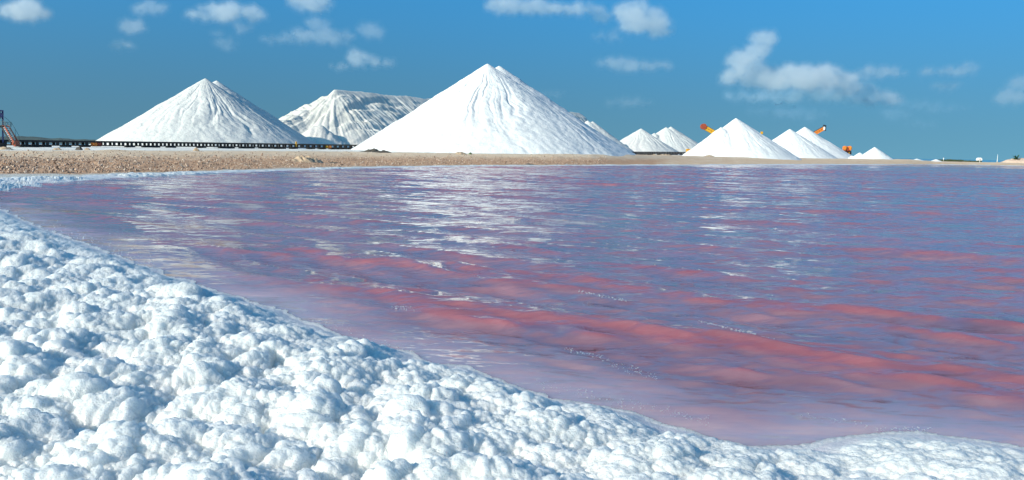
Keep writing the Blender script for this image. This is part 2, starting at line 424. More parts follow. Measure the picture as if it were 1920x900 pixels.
# ------------------------------------------------------------------ foam
m, n, b = mat('salt_foam'); g = N(n, 'ShaderNodeNewGeometry'); P = g.outputs['Position']
t = noise_tex(n, 1.2, 4, .6, P)
r = ramp(n, t.outputs[0], [(.35, (.67, .67, .64)), (.7, (.74, .73, .695))])
th = N(n, 'ShaderNodeAttribute', attribute_name='film').outputs['Fac']
c = mixc(n, th, r.outputs[0], (.60, .50, .54))
n.links.new(c, b.inputs['Base Color'])
b.inputs['Roughness'].default_value = .35; b.inputs['Specular IOR Level'].default_value = .45
b.inputs['Subsurface Weight'].default_value = .8; b.inputs['Subsurface Radius'].default_value = (.09, .095, .10); b.inputs['Subsurface Scale'].default_value = 2.6
vo = N(n, 'ShaderNodeTexVoronoi'); vo.inputs['Scale'].default_value = 75; n.links.new(P, vo.inputs['Vector'])
vo2 = N(n, 'ShaderNodeTexVoronoi'); vo2.inputs['Scale'].default_value = 28; n.links.new(P, vo2.inputs['Vector'])
hh = math_(n, 'ADD', math_(n, 'MULTIPLY', vo.outputs[0], -.35), math_(n, 'MULTIPLY', vo2.outputs[0], -.6))
bump(n, b, hh, .6, .02)
M_FOAM = m

def grow(V, U, h):
    """push a grid of points out along its own normals"""
    du = np.gradient(V, axis=1); dv = np.gradient(V, axis=0)
    nn = np.cross(du, dv); nn /= np.maximum(np.linalg.norm(nn, axis=-1, keepdims=True), 1e-12)
    nn = np.where(nn[..., 2:3] < 0, -nn, nn)
    return V + nn*h[..., None]
rad = np.concatenate([[.3, .8, 1.5, 2.3, 3.0], 1/np.linspace(1/3.4, 1/34.0, 800)]); ph = np.concatenate([np.linspace(-math.pi, -R(39), 40, endpoint=False), np.linspace(-R(39), R(38), 1080, endpoint=False), np.linspace(R(38), math.pi, 40)])
RR, PP = np.meshgrid(rad, ph, indexing='ij'); X, Y = RR*np.sin(PP), RR*np.cos(PP)
E = edge_dist(X, Y)
E = np.where((np.abs(PP) > R(75)), np.maximum(E, 1.5), E)
E = E + .14*perlin(X*1.6, Y*1.6, 9) + .06*perlin(X*5, Y*5, 1)
thk = np.clip(E/1.5, 0, 1); thk = thk*(2-thk)
right = np.clip((X-.2)/2.2, 0, 1)                       # the foam thins out towards the right
H0 = thk*(.15 + .07*perlin(X*.5, Y*.5, 4) + .05*perlin(X*1.4, Y*1.4, 7)) * (1-.35*right)
V = np.stack([X, Y, H0 + .004], -1)
wx, wy = X + .12*perlin(X*2, Y*2, 1), Y + .12*perlin(X*2, Y*2, 12)
amp = thk*(1-.35*right)
w2x, w2y = wx+.05*perlin(X*4.5, Y*4.5, 21), wy+.05*perlin(X*4.5, Y*4.5, 33)
soft_ = np.clip(.62+.9*perlin(X*1.1, Y*1.1, 15), .25, 1.1)      # some places are smooth, some knobbly
V = grow(V, None, amp*.10*(perlin(X*1.7, Y*1.7, 3)+.6*perlin(X*3.4, Y*3.4, 5)))
V = grow(V, None, amp*bubbles(w2x, w2y, .46, 8, .5, .45, 1.0, 4, 1.0)*.46*.18)
V = grow(V, None, amp*bubbles(w2x+3, w2y+1, .25, 1, .72, .35, .95, 4, .8)*.25*.44*soft_)
V = grow(V, None, (.12+.88*amp)*bubbles(w2x, w2y+5, .125, 2, .7, .3, .95, 4, .8)*.125*.44*(.35+.65*soft_))
def soften(V, k):
    W = V.copy()
    W[:, 1:-1] = V[:, 1:-1]*(1-k) + (V[:, :-2]+V[:, 2:])*(k/2)
    U = W.copy(); U[1:-1] = W[1:-1]*(1-k) + (W[:-2]+W[2:])*(k/2); return U
for _i in range(2): V = soften(V, .5)
fz = np.minimum(1, thk*3)*(.35+.65*amp)
V = grow(V, None, fz*bubbles(wx, wy, .058, 3, .78, .35, .95, 4, .7)*.058*.58)
V = grow(V, None, fz*(.008*fbm(X*22, Y*22, 2, 2) + bubbles(X, Y, .026, 5, .75)*.026*.55))
for _i in range(5):                                    # round off folds and pits
    nn_ = np.cross(np.gradient(V, axis=1), np.gradient(V, axis=0)); nz_ = np.abs(nn_[..., 2])/np.maximum(np.linalg.norm(nn_, axis=-1), 1e-12)
    bad = (nz_ < .22) | (nn_[..., 2]*np.sign(np.median(nn_[..., 2])) < 0)
    bad = bad | np.roll(bad, 1, 0) | np.roll(bad, -1, 0) | np.roll(bad, 1, 1) | np.roll(bad, -1, 1)
    V = np.where(bad[..., None], soften(soften(V, .66), .66), V)
V[..., 2] = np.where(E > -.02, V[..., 2], .004 + .007*bubbles(X, Y, .04, 4, .6) + .006*perlin(X*3, Y*3, 6))
inside = E > -.06
# thin wash of broken foam on the water beyond the edge
wash = perlin(X*1.1+.6*Y, Y*3.2+1.4*X, 12)*.7 + .5*perlin(X*5, Y*5, 2) + .6*perlin(X*17, Y*17, 3) + .4*perlin(X*40, Y*40, 7)
reach = .25+.75*np.clip((X+1.5)/2.5, 0, 1)*np.clip((4.6-X)/2, .2, 1)
film = np.where(E < .0, .25, np.clip(.6-E/.45, 0, 1))
# keep only the faces that carry foam
nr, nc = X.shape; idx = np.arange(nr*nc).reshape(nr, nc)
Q = np.stack([idx[:-1, :-1], idx[:-1, 1:], idx[1:, 1:], idx[1:, :-1]], -1).reshape(-1, 4)
ins = inside.ravel(); Q = Q[ins[Q].any(1)]
used = np.unique(Q); remap = np.full(nr*nc, -1); remap[used] = np.arange(len(used))
me = mesh_from('foam', V.reshape(-1, 3)[used], remap[Q], M_FOAM, True, {'film': film.ravel()[used]})
foam = add('foam', me); tag(foam, 'thick white bubbly salt foam heaped along the near shore', 'foam', kind='stuff')

# small bubbles adrift near the edge and along a few wave crests
SEGS = [((92, 434), (286, 497), 34, 260), ((1058, 657), (1132, 672), 8, 46), ((1128, 680), (1232, 710), 10, 70), ((1500, 782), (1625, 800), 9, 60), ((560, 590), (760, 655), 18, 60),
        ((1005, 722), (1330, 792), 14, 190), ((1310, 603), (1455, 640), 3, 150), ((735, 577), (890, 590), 7, 170), ((1080, 546), (1175, 566), 3, 80), ((1640, 808), (1760, 806), 6, 60),
        ((820, 498), (905, 520), 5, 90), ((380, 348), (560, 362), 6, 50)]
rg = np.random.default_rng(17); ico = bmesh.new(); bmesh.ops.create_icosphere(ico, subdivisions=1, radius=1); iv = np.array([v.co[:] for v in ico.verts]); fi = np.array([[v.index for v in f.verts] for f in ico.faces]); ico.free()
bv = []
for a, b_, spread, cnt in SEGS:
    for i in range(cnt):
        t = rg.random(); q = on(a[0]+(b_[0]-a[0])*t, a[1]+(b_[1]-a[1])*t+rg.normal()*spread*.35, .0)
        rr_ = (.002 + .005*rg.random()**2)*min(1.6, q[1]/8)
        for z_ in (1,): bv.append(iv*np.array([rr_*1.2, rr_, rr_*.8]) + np.array([q[0], q[1], .012+rr_*.2]))
bv = np.array(bv); Qb = fi[None] + (np.arange(len(bv))*12)[:, None, None]
bub = add('bubbles', mesh_from('bubbles', bv.reshape(-1, 3), Qb.reshape(-1, 3), M_FOAM, True, {'film': np.zeros(len(bv)*12)})); tag(bub, 'tiny white bubbles adrift on the pink water near the foam', 'bubbles', kind='stuff')

# foam and crusted salt along the far shore
ph = np.linspace(-R(38), R(31), 2600); tt = np.linspace(-.42, 1.02, 46)
PP, TT = np.meshgrid(ph, tt); K, Z = knots(PP)
ra = K[..., 2] + (K[..., 3]-K[..., 2])*TT
wob = perlin(np.sin(PP)*K[..., 2]*.35, np.cos(PP)*K[..., 2]*.35, 3)*.35
ra = ra + wob*np.clip(1-TT, 0, 1)*np.minimum(2.0, (K[..., 3]-K[..., 2]))*.6
X, Y = ra*np.sin(PP), ra*np.cos(PP)
zb, _ = ground_z(X, Y)
env = np.clip((TT+.42)/.25, 0, 1)*np.clip((.86-TT)/.5, 0, 1)
patch = np.clip(.7+1.6*perlin(X*.16, Y*.16, 8)+.8*perlin(X*.6, Y*.6, 4), .05, 1.1)
near_k = np.clip((75-K[..., 2])/30, 0, 1)
lump = (.075+.035*near_k)*env*patch*(.35 + bubbles(X, Y, .55, 6, .7) + .8*bubbles(X, Y, .25, 7, .8))
V = np.stack([X, Y, np.maximum(zb, -.03)+lump-.06*(1-env)+.01*env], -1)
foam2 = add('foam', grid_mesh('shore_foam', V, M_FOAM, colors={'film': np.clip(.35+.0*TT, 0, 1)*(1-patch)})); tag(foam2, 'thin broken line of white foam along the far shore below the sand bank', 'foam', kind='stuff')

# ------------------------------------------------------------------ salt piles
GP = 'white salt piles on the far bank'
def salt_pile(label, apex, left, right, Yd, m=M_SALT, peaks=(), nth=360, nr=110, rill=1.0, sharp=.16, seed=0):
    A = at(*apex, Yd); Lp = at(*left, Yd); Rp = at(*right, Yd)
    sl = (A[2]-Lp[2])/(A[0]-Lp[0]); sr = (A[2]-Rp[2])/(Rp[0]-A[0])
    rmax = max(A[0]-Lp[0], Rp[0]-A[0])*1.18
    P2 = [(at(px, py, Yd+dy)) for px, py, dy in peaks]
    for q in P2: rmax = max(rmax, rmax*.92+math.hypot(q[0]-A[0], q[1]-A[1]))
    th = np.linspace(0, 2*math.pi, nth, endpoint=False); t = np.concatenate([np.linspace(0, .12, 14, endpoint=False), np.linspace(.12, 1, nr)])
    T, TH = np.meshgrid(t*rmax, th, indexing='ij'); x, y = T*np.cos(TH), T*np.sin(TH)
    def cone(px, py, pz):
        dx, dy = x-px, y-py; d = np.sqrt(dx*dx+dy*dy+sharp**2)-sharp
        s = (sl+sr)/2 + (sr-sl)/2*dx/np.maximum(np.hypot(dx, dy), .01)
        return pz - s*d
    z = cone(0, 0, A[2])
    for q in P2: z = np.maximum(z, cone(q[0]-A[0], q[1]-A[1], q[2]))
    H = A[2]-min(Lp[2], Rp[2]); u = np.clip((A[2]-z)/H, 0, 1.2)
    S = H/16.0
    env = np.clip(u*2.6-.05, 0, 1)*np.clip((1.12-u)*2.2, 0.15, 1)
    w = TH + .13*perlin(x/S*.12+seed, y/S*.12, seed) + .05*perlin(x/S*.4+seed, y/S*.4, seed+3)
    ca, sa = np.cos(w), np.sin(w)
    for k, a, wd in ((2.4, .34, .16), (4.7, .26, .16), (9.5, .14, .2)):
        nn = perlin(ca*k+seed*3.1, sa*k+7, u*.8+k)
        msk = np.clip(.55+1.1*perlin(ca*k*.5+9, sa*k*.5+seed, u*2.2+k), 0, 1)
        z = z - rill*S*a*env*msk*np.maximum(0, 1-np.abs(nn)/wd)
        z = z + rill*S*a*.35*env*perlin(ca*k*.8+2, sa*k*.8+seed, u*.8)
    z = z + S*(.09*fbm(x/S*.8+seed, y/S*.8, 2, 3) + .15*fbm(x/S*.22, y/S*.22, seed, 3))*np.clip(u*8, .1, 1)
    zt, _ = ground_z(x+A[0], y+A[1], False)
    toe = zt - .25
    z = np.maximum(z, toe)
    V = np.stack([x, y, z-toe.min()], -1)
    o = add('salt_pile', grid_mesh('salt_pile', V, m, wrap=True), loc=(A[0], A[1], toe.min()))
    tag(o, label, 'salt pile', GP); return o
salt_pile('tallest and broadest white salt cone, mid photo, with a rilled right flank', (914, 119.5), (655, 286), (1171, 288.5), 178, peaks=[(936, 123.5, 6)], nth=560, nr=200, seed=1)
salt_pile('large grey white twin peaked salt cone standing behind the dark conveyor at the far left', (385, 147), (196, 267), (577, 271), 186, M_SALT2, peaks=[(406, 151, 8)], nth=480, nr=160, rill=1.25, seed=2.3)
salt_pile('medium white salt cone with an orange boom showing past its left shoulder', (1380, 221.5), (1284, 294), (1494, 297), 270, peaks=[(1352, 238, -3)], seed=3.7)
salt_pile('white salt cone between the two cones that have orange booms showing', (1481, 242), (1398, 297), (1568, 298.5), 305, nth=300, nr=90, seed=4.1, rill=.8)
salt_pile('white salt cone with a pale tipped orange boom past its right shoulder', (1509, 238), (1418, 297), (1602, 299), 335, nth=300, nr=90, seed=5.9, rill=.8)
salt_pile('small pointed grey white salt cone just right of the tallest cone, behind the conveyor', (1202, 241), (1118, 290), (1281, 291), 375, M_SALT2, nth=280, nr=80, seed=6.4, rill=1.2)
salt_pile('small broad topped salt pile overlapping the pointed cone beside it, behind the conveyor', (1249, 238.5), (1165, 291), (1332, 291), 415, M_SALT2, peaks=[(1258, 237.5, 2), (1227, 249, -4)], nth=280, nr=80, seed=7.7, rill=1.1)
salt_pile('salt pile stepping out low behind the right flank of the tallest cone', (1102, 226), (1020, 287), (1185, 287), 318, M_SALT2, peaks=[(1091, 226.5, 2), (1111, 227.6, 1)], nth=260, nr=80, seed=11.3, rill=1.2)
salt_pile('tiny salt heap peeping out left of the medium cone, above the yellow cabinet', (1305.5, 267), (1268, 292), (1345, 292), 440, nth=120, nr=40, seed=8.2)
salt_pile('lowest salt pile, lopsided with one sharp peak, last in the row at the right', (1640, 275.8), (1606, 299), (1673, 299.5), 320, peaks=[(1630, 283, -1), (1612, 286, 0), (1597, 292, 1)], nth=220, nr=70, seed=9.4, rill=.6)
salt_pile('very small white salt heap on the sand right of the lopsided pile', (1719, 297.6), (1708, 301.5), (1731, 301.5), 334, nth=80, nr=24, seed=2.9, sharp=.2)
salt_pile('little pale salt heap at the left end of the low green scrub', (1755, 298.6), (1741, 303.8), (1768, 303.8), 342, nth=80, nr=24, seed=3.3, sharp=.2)

# long weathered flat topped pile behind
def mesa():
    A = at(628, 167.5, 236); B = at(1085, 211.5, 352); C = at(1113, 228, 362)
    d = (B-A)[:2]; L = np.linalg.norm(d); d = d/L; pr = np.array([d[1], -d[0]])     # pr: towards the camera, right
    u = np.concatenate([np.linspace(-34, L, 640, endpoint=False), np.linspace(L, L+42, 130)]); v = np.concatenate([np.linspace(-34, 0, 60, endpoint=False), np.linspace(0, 32, 170)])
    U, Vv = np.meshgrid(u, v, indexing='ij')
    x, y = A[0]+d[0]*U+pr[0]*Vv, A[1]+d[1]*U+pr[1]*Vv
    zc = A[2] + (B[2]-A[2])*np.clip(U/L, 0, 1) + .35*perlin(U*.12, 0*U, 3)*np.clip(U/8, 0, 1)
    q = np.hypot(np.minimum(U, 0), Vv - .0)
    s = .66
    ridge = zc - s*np.maximum(0, np.sqrt(q*q+.6)-.75)
    endd = np.clip((U-L), 0, None)
    wob = .8*perlin(Vv*.35, U*.1, 2)
    cut = np.clip((endd+wob)*1.9, 0, 3.2)
    rest = np.maximum(0, endd-11+wob)*.85
    ridge = ridge - cut - rest - .5*np.abs(perlin(U*.6, Vv*.6, 9))*(endd > .5)
    # lower lobe at the near left end
    def bump_at(px, py, Yd, w, sl):
        Q = at(px, py, Yd); return Q[2] - sl*np.maximum(0, np.sqrt((x-Q[0])**2+(y-Q[1])**2+.3)-w)
    z = ridge
    for a in ((583, 194, 233, 1.5, .66), (566, 205, 229, 2.0, .7), (548, 215, 225, 2.0, .72), (533, 224, 221, 1.6, .72), (597, 234, 214, 1.0, .75)): z = np.maximum(z, bump_at(*a))
    H = 15.0; w = np.clip((zc-z)/H, 0, 1.2)
    env = np.clip(w*6, 0, 1)*np.clip((1.2-w)*1.6, .1, 1)
    ang = np.where(U < 0, np.arctan2(-np.minimum(U, 0), np.maximum(np.abs(Vv), .01))*9, 0)
    uu = np.where(U < 0, -ang*1.0, U)
    side = np.sign(Vv)*3.3
    wu = uu + .5*perlin(uu*.1, Vv*.08, 5) + .15*perlin(uu*.4, Vv*.2, 6)
    for k, a in ((.30, .18), (.75, .30), (1.5, .42), (2.4, .24)):
        nn = perlin(wu*k, side+w*.7, k*30); msk = np.clip(.75+.8*perlin(wu*k*.4, w*2+4, k), .1, 1)
        z = z - a*env*msk*np.maximum(0, 1-np.abs(nn)/.30)
    z = z + .18*fbm(x*.5, y*.5, 1, 4)*np.clip(w*8, .5, 1)
    zt, _ = ground_z(x, y, False); z = np.maximum(z, zt-.25)
    o = np.array([A[0], A[1], float(zt.min())-.25])
    ob = add('salt_pile', grid_mesh('long_salt_pile', np.stack([x, y, z], -1)-o, M_OLD), loc=o)
    tag(ob, 'long flat topped weathered grey salt pile behind the two biggest cones', 'salt pile', GP)
mesa()

# ------------------------------------------------------------------ conveyor
c0, c1 = at(0, 275, 120), at(1290, 289.6, 330)
dirv = (c1-c0); LEN = np.linalg.norm(dirv[:2]); dxy = dirv/LEN
root = empty('conveyor_belt', (c0[0], c0[1], c0[2])); tag(root, 'long low black conveyor on trestles running across the flat behind the sand bank', 'conveyor')
ang = math.atan2(dirv[1], dirv[0]); root.rotation_euler.z = ang
def cpx(px):                                  # distance along the conveyor at which a sight line crosses it
    q = ray(px, 280); t = (c0[1]*q[0]-c0[0]*q[1])/(dxy[0]*q[1]-dxy[1]*q[0]); return t
nseg = 60; xs = np.linspace(-40, LEN, nseg)
def czz(s):                                   # base height along the run (local)
    return np.interp(s, [-40, 0, cpx(385), cpx(660), cpx(915), cpx(1180), LEN],
                     [0, 0, at(385, 277.6, 148)[2]-c0[2], at(660, 280, 178)[2]-c0[2], at(915, 285.4, 219)[2]-c0[2], at(1180, 289.8, 285)[2]-c0[2], c1[2]-c0[2]])
HC = .98
def run(name, yoff, zoff, w, h, m):
    mb = MB()
    for a, b_ in zip(xs[:-1], xs[1:]): mb.bar((a, yoff, czz(a)+zoff), (b_+.02, yoff, czz(b_)+zoff), w, h)
    return mb.build(name, m, root)
run('belt', 0, HC-.06, .9, .06, M_BELT)
run('top_rail', -.52, HC-.17, .08, .26, M_BLACK); run('top_rail', .52, HC-.17, .08, .26, M_BLACK)
run('bottom_rail', -.52, .26, .09, .16, M_RUST); run('bottom_rail', .52, .26, .09, .16, M_RUST)
fm = MB(); fm.box((0, -.50, .55), (.42, .1, .62)); fm.box((0, .50, .55), (.42, .1, .62)); fm.box((0, 0, .30), (.3, 1.0, .12)); fm.box((0, 0, .74), (.22, 1.0, .10))
f0 = fm.build('trestle', M_BLACK, root)
sk = MB(); sk.box((0, 0, .05), (.9, 1.5, .34)); s0 = sk.build('skid', M_BLACK, root)
n_t = 0; s = -20.0
vis_a, vis_b = cpx(668), cpx(1160)
first = True; k = 0
while s < LEN:
    if s < vis_a or s > vis_b:
        for base, every in ((f0, 1), (s0, 2)):
            if every == 2 and random.random() < .45: continue
            o = base if (first and True) else base.copy()
            if o is not base: col.objects.link(o); o.parent = root
            o.location = (s, 0, float(czz(s)))
        first = False
    s += 1.46; k += 1
for px, w, m_, nm in ((172, 1.0, M_ORANGE, 'drive_motor'), (180, .8, M_RED, 'drive_motor'), (2552, .2, M_YELLOW, ''), (607.5, .32, M_YELLOW, 'drive_motor'), (613.5, .7, M_ORANGE, 'drive_motor')):
    if not nm: continue
    sx = cpx(px); mb = MB(); mb.box((sx, -.66, float(czz(sx))+.42), (w, .28, .55), None, .04); mb.tube((sx-w*.3, -.85, float(czz(sx))+.42), (sx+w*.3, -.85, float(czz(sx))+.42), .16)
    mb.build(nm, m_, root)
sx = cpx(551); mb = MB(); mb.box((sx, -.62, float(czz(sx))+.85), (.3, .14, .95), None, .03); mb.build('warning_post', M_YELLOW, root)

# yellow cabinet at the conveyor's far end
q = at(1293, 283, 322); zb = gz(q[0], q[1]); o = empty('control_cabinet', (q[0], q[1], zb)); tag(o, 'yellow control cabinet at the right end of the black conveyor', 'cabinet')
hq = at(1293, 279.7, 322)[2]-zb
mb = MB(); mb.box((0, 0, hq*.55), (2.4, 1.6, hq*.9), None, .05); mb.build('housing', M_YELLOW, o)
mb = MB(); mb.box((0, 0, hq+.02), (2.6, 1.8, .1)); mb.build('roof', M_YELLOW, o)
mb = MB(); mb.box((-.3, -.82, hq*.55), (.9, .05, hq*.7)); mb.build('door', M_ORANGE, o)

# ------------------------------------------------------------------ transfer tower with stair at the left edge
o = empty('transfer_tower', tuple(at(1, 275, 119))); tag(o, 'blue and black transfer tower with orange stair and railing at the far left', 'tower')
k = 119/F                                      # metres per photograph pixel there
bz = o.location.z
def tp(px, py): return Vector(((px-1)*k, 0, (275.2-py)*k))
mb = MB()
for yy in (-.6, .6):
    mb.bar(tp(.8, 275)+Vector((0, yy, 0)), tp(2.8, 208)+Vector((0, yy, 0)), .16)
    mb.bar(tp(-20, 275)+Vector((0, yy, 0)), tp(-20, 208)+Vector((0, yy, 0)), .16)
mb.bar(tp(-20, 209), tp(4, 208.5), 1.3, .18); mb.bar(tp(-20, 262), tp(1, 240), .1); mb.build('column', M_BLUE, o)
mb = MB(); mb.box(tp(-8, 238.5), (26*k, 1.5, .12)); mb.bar(tp(-20, 236.4), tp(10, 236.4), 1.45, .12); mb.build('platform', M_BLACK, o)
mb = MB(); mb.box(tp(2.2, 217), (.36, .8, .62), None, .06); mb.build('drive_housing', M_BLUE, o)
mb = MB(); mb.box(tp(-8, 216), (1.0, 1.2, 1.1), None, .05); mb.build('hopper', M_BLACK, o)
mb = MB(); mb.box(tp(.7, 217)+Vector((0, -.45, 0)), (.16, .1, .3)); mb.build('warning_plate', M_ORANGE, o)
for yy in (-.68, .68):
    V3 = Vector((0, yy, 0)); mb = MB()
    mb.bar(tp(0, 229.2)+V3, tp(17.3, 229.2)+V3, .05); mb.bar(tp(4, 233)+V3, tp(17.3, 233)+V3, .03)
    for px in (6, 11, 15.5, 17.3): mb.bar(tp(px, 238)+V3, tp(px, 229.2)+V3, .045)
    mb.bar(tp(5, 219.5)+V3, tp(16, 229.2)+V3, .035); mb.build('railing', M_RAIL, o)
for yy in (-.55, .55):
    V3 = Vector((0, yy, 0)); mb = MB(); mb.bar(tp(9, 239.5)+V3, tp(24.5, 267)+V3, .07, .16); mb.build('stair_stringer', M_BLACK, o)
    mb = MB(); mb.bar(tp(9, 236.5)+V3, tp(14, 237)+V3, .07, .17); mb.bar(tp(13.5, 236.8)+V3, tp(30, 266)+V3, .07, .17); mb.build('stair_guard', M_RED, o)
tr0 = None
for i in range(9):
    t = (i+.5)/9; p = tp(12+15*t, 238.6+28*t)
    if tr0 is None: mb = MB(); mb.box((0, 0, 0), (.30, 1.0, .07)); tr0 = mb.build('stair_tread', M_WHITE, o); x_ = tr0
    else: x_ = tr0.copy(); col.objects.link(x_); x_.parent = o
    x_.location = p
for yy in (-.6, .6):
    V3 = Vector((0, yy, 0)); mb = MB(); mb.bar(tp(18, 229.5)+V3, tp(31.5, 254)+V3, .035); mb.bar(tp(31.5, 254)+V3, tp(31.7, 270)+V3, .04); mb.bar(tp(25, 242)+V3, tp(25, 258)+V3, .03); mb.build('stair_handrail', M_RAIL, o)
mb = MB(); mb.box(tp(29.5, 267.5), (.42, 1.15, .62), None, .04); mb.box(tp(31.5, 271), (.25, 1.15, .5)); mb.build('stair_foot', M_RED, o)
mb = MB(); mb.box(tp(-6, 271.5), (22*k, 1.9, .5)); mb.build('base_frame', M_BLACK, o)

# ------------------------------------------------------------------ stackers (orange booms)
def stacker(tip, elbow, Yd, label, white):
    T = at(*tip, Yd); Ebw = at(*elbow, Yd); d = Ebw-T
    tt = 2.6 if not white else 3.4
    foot = T + d*tt; zb = gz(foot[0], foot[1])
    o = empty('stacker', (foot[0], foot[1], zb)); tag(o, label, 'stacker', 'orange stackers behind the salt cones')
    org = Vector((foot[0], foot[1], zb)); Tv, Fv = Vector(T)-org, Vector(foot)-org
    Fv.z = max(Fv.z, 1.2)
    sx = 1 if Fv.x > Tv.x else -1
    mb = MB()
    for yy in (-.5, .5):
        V3 = Vector((0, yy, 0)); mb.bar(Tv+V3+Vector((0, 0, .35)), Fv+V3+Vector((0, 0, .35)), .22, .5); mb.bar(Tv+V3*1.0-Vector((0, 0, .55)), Fv+V3-Vector((0, 0, .55)), .22, .55)
        nb = 12
        for i in range(nb): 
            a = Tv.lerp(Fv, i/nb)+V3; b_ = Tv.lerp(Fv, (i+1)/nb)+V3
            mb.bar(a+Vector((0, 0, .35)), b_-Vector((0, 0, .55)), .16, .2)
    mb.build('boom', M_ORANGE if white else M_YELLOW, o)
    mb = MB(); mb.bar(Tv+Vector((0, 0, .72)), Fv+Vector((0, 0, .72)), .8, .12); mb.build('belt', M_BELT, o)
    mb = MB()
    if white: mb.box(Tv+Vector((.1, 0, -.1)), (.9, 1.3, 1.3), None, .1)
    else: mb.tube(Tv+Vector((0, -.8, 0)), Tv+Vector((0, .8, 0)), .95, None, 14)
    mb.build('head_chute', M_WHITE if white else M_RED, o)
    if white:
        mb = MB(); mb.box(Tv+Vector((.75, 0, .1)), (.22, 1.1, 2.2)); mb.box(Tv+Vector((.15, 0, 1.1)), (.6, .6, .5)); mb.build('head_drum', M_BLACK, o)
    mid = Tv.lerp(Fv, .62); mb = MB()
    for yy in (-1.3, 1.3): mb.bar(mid+Vector((0, yy*.4, -.4)), Vector((mid.x, yy, .5)), .22)
    mb.bar(Vector((mid.x, -1.4, .55)), Vector((mid.x, 1.4, .55)), .25); mb.build('support_leg', M_ORANGE, o)
    for yy in (-1.5, 1.5):
        mb = MB(); mb.tube((mid.x, yy-.2, .5), (mid.x, yy+.2, .5), .5, None, 18); mb.build('wheel', M_RUBBER, o)
stacker((1319, 237.3), (1341, 249.5), 292, 'orange stacker boom rising to the left past the medium cone, red at its tip', False)
stacker((1544, 240.5), (1529, 248.8), 352, 'orange stacker boom rising to the right past a cone, pale box at its tip', True)
q = at(1428.5, 249, 290); zb = gz(q[0], q[1]); o = empty('lamp_mast', (q[0], q[1], zb)); tag(o, 'small yellow mast head just showing over the right slope of the medium cone', 'mast')
mb = MB(); mb.tube((0, 0, 0), (0, 0, q[2]-zb), .14, .1, 8); mb.build('pole', M_YELLOW, o)
mb = MB(); mb.box((0, 0, q[2]-zb), (.7, .5, .8), None, .06); mb.build('head', M_YELLOW, o)

# ------------------------------------------------------------------ orange wheel loader
q = at(1588, 287, 345); zb = q[2]-.9; o = empty('wheel_loader', (q[0], q[1], zb)); tag(o, 'orange wheel loader seen from behind between the last cone and the lopsided pile', 'loader')
kk = 345/F
mb = MB()
for sx in (-1, 1): mb.box((sx*1.0, 0, 2.75), (1.15, 2.2, 1.75), None, .35)
mb.build('rear_fender', M_ORANGE, o)
mb = MB(); mb.box((0, .3, 2.3), (.85, 2.2, 1.5), None, .12); mb.build('engine_cover', M_RED, o)
mb = MB(); mb.box((0, 1.6, 2.9), (1.2, 1.4, .9), None, .08); mb.build('cab', M_DARKG, o)
mb = MB(); mb.box((0, 1.6, 3.42), (1.7, 1.6, .14), None, .04); mb.build('cab_roof', M_ORANGE, o)
for sx in (-1, 1):
    for yy in (-.3, 2.4):
        mb = MB(); mb.tube((sx*1.0-.3, yy, 1.0), (sx*1.0+.3, yy, 1.0), .95, None, 20); w_ = mb.build('wheel', M_RUBBER, o)
        mb = MB(); mb.tube((sx*1.0-.32, yy, 1.0), (sx*1.0+.32, yy, 1.0), .45, None, 14); mb.build('rim', M_YELLOW, w_)
    mb = MB(); mb.box((sx*.95, -1.12, 2.9), (.45, .06, .4)); mb.build('tail_lamp', M_YELLOW, o)
mb = MB(); mb.box((0, 4.2, .9), (2.6, 1.0, 1.2), None, .1); mb.build('bucket', M_ORANGE, o)

# ------------------------------------------------------------------ white hut, pole, scrub, palm, mounds
q = at(1835.5, 304.8, 352); zb = gz(q[0], q[1]); kk = 352/F
o = empty('hut', (q[0], q[1], zb)); tag(o, 'small white round topped hut on short legs alone on the right hand spit', 'hut')
bm = bmesh.new(); prof = []
for i in range(13):
    a = math.pi*i/12; prof.append((math.cos(a)*.86, 1.22+math.sin(a)*.62))
prof = [(-.86, .72)] + [(x_, z_) for x_, z_ in reversed(prof)] + [(.86, .72)]
vs_ = [bm.verts.new((x_, -.7, z_)) for x_, z_ in prof]; f = bm.faces.new(vs_)
r_ = bmesh.ops.extrude_face_region(bm, geom=[f]); bmesh.ops.translate(bm, vec=(0, 1.4, 0), verts=[v for v in r_['geom'] if isinstance(v, bmesh.types.BMVert)])
bmesh.ops.recalc_face_normals(bm, faces=bm.faces)
me = bpy.data.meshes.new('shell'); bm.to_mesh(me); bm.free(); me.materials.append(M_WHITE); add('shell', me, o)
for sx in (-.55, .55):
    mb = MB(); mb.box((sx, -.2, .36), (.44, .9, .74)); mb.build('leg', M_DARKG, o)
mb = MB(); mb.box((0, 0, .36), (.3, .9, .74)); mb.build('centre_post', M_WHITE, o)
mb = MB(); mb.tube((0, -.74, 1.25), (0, -.69, 1.25), .22, None, 14); mb.build('sign_disc', M_RED, o)

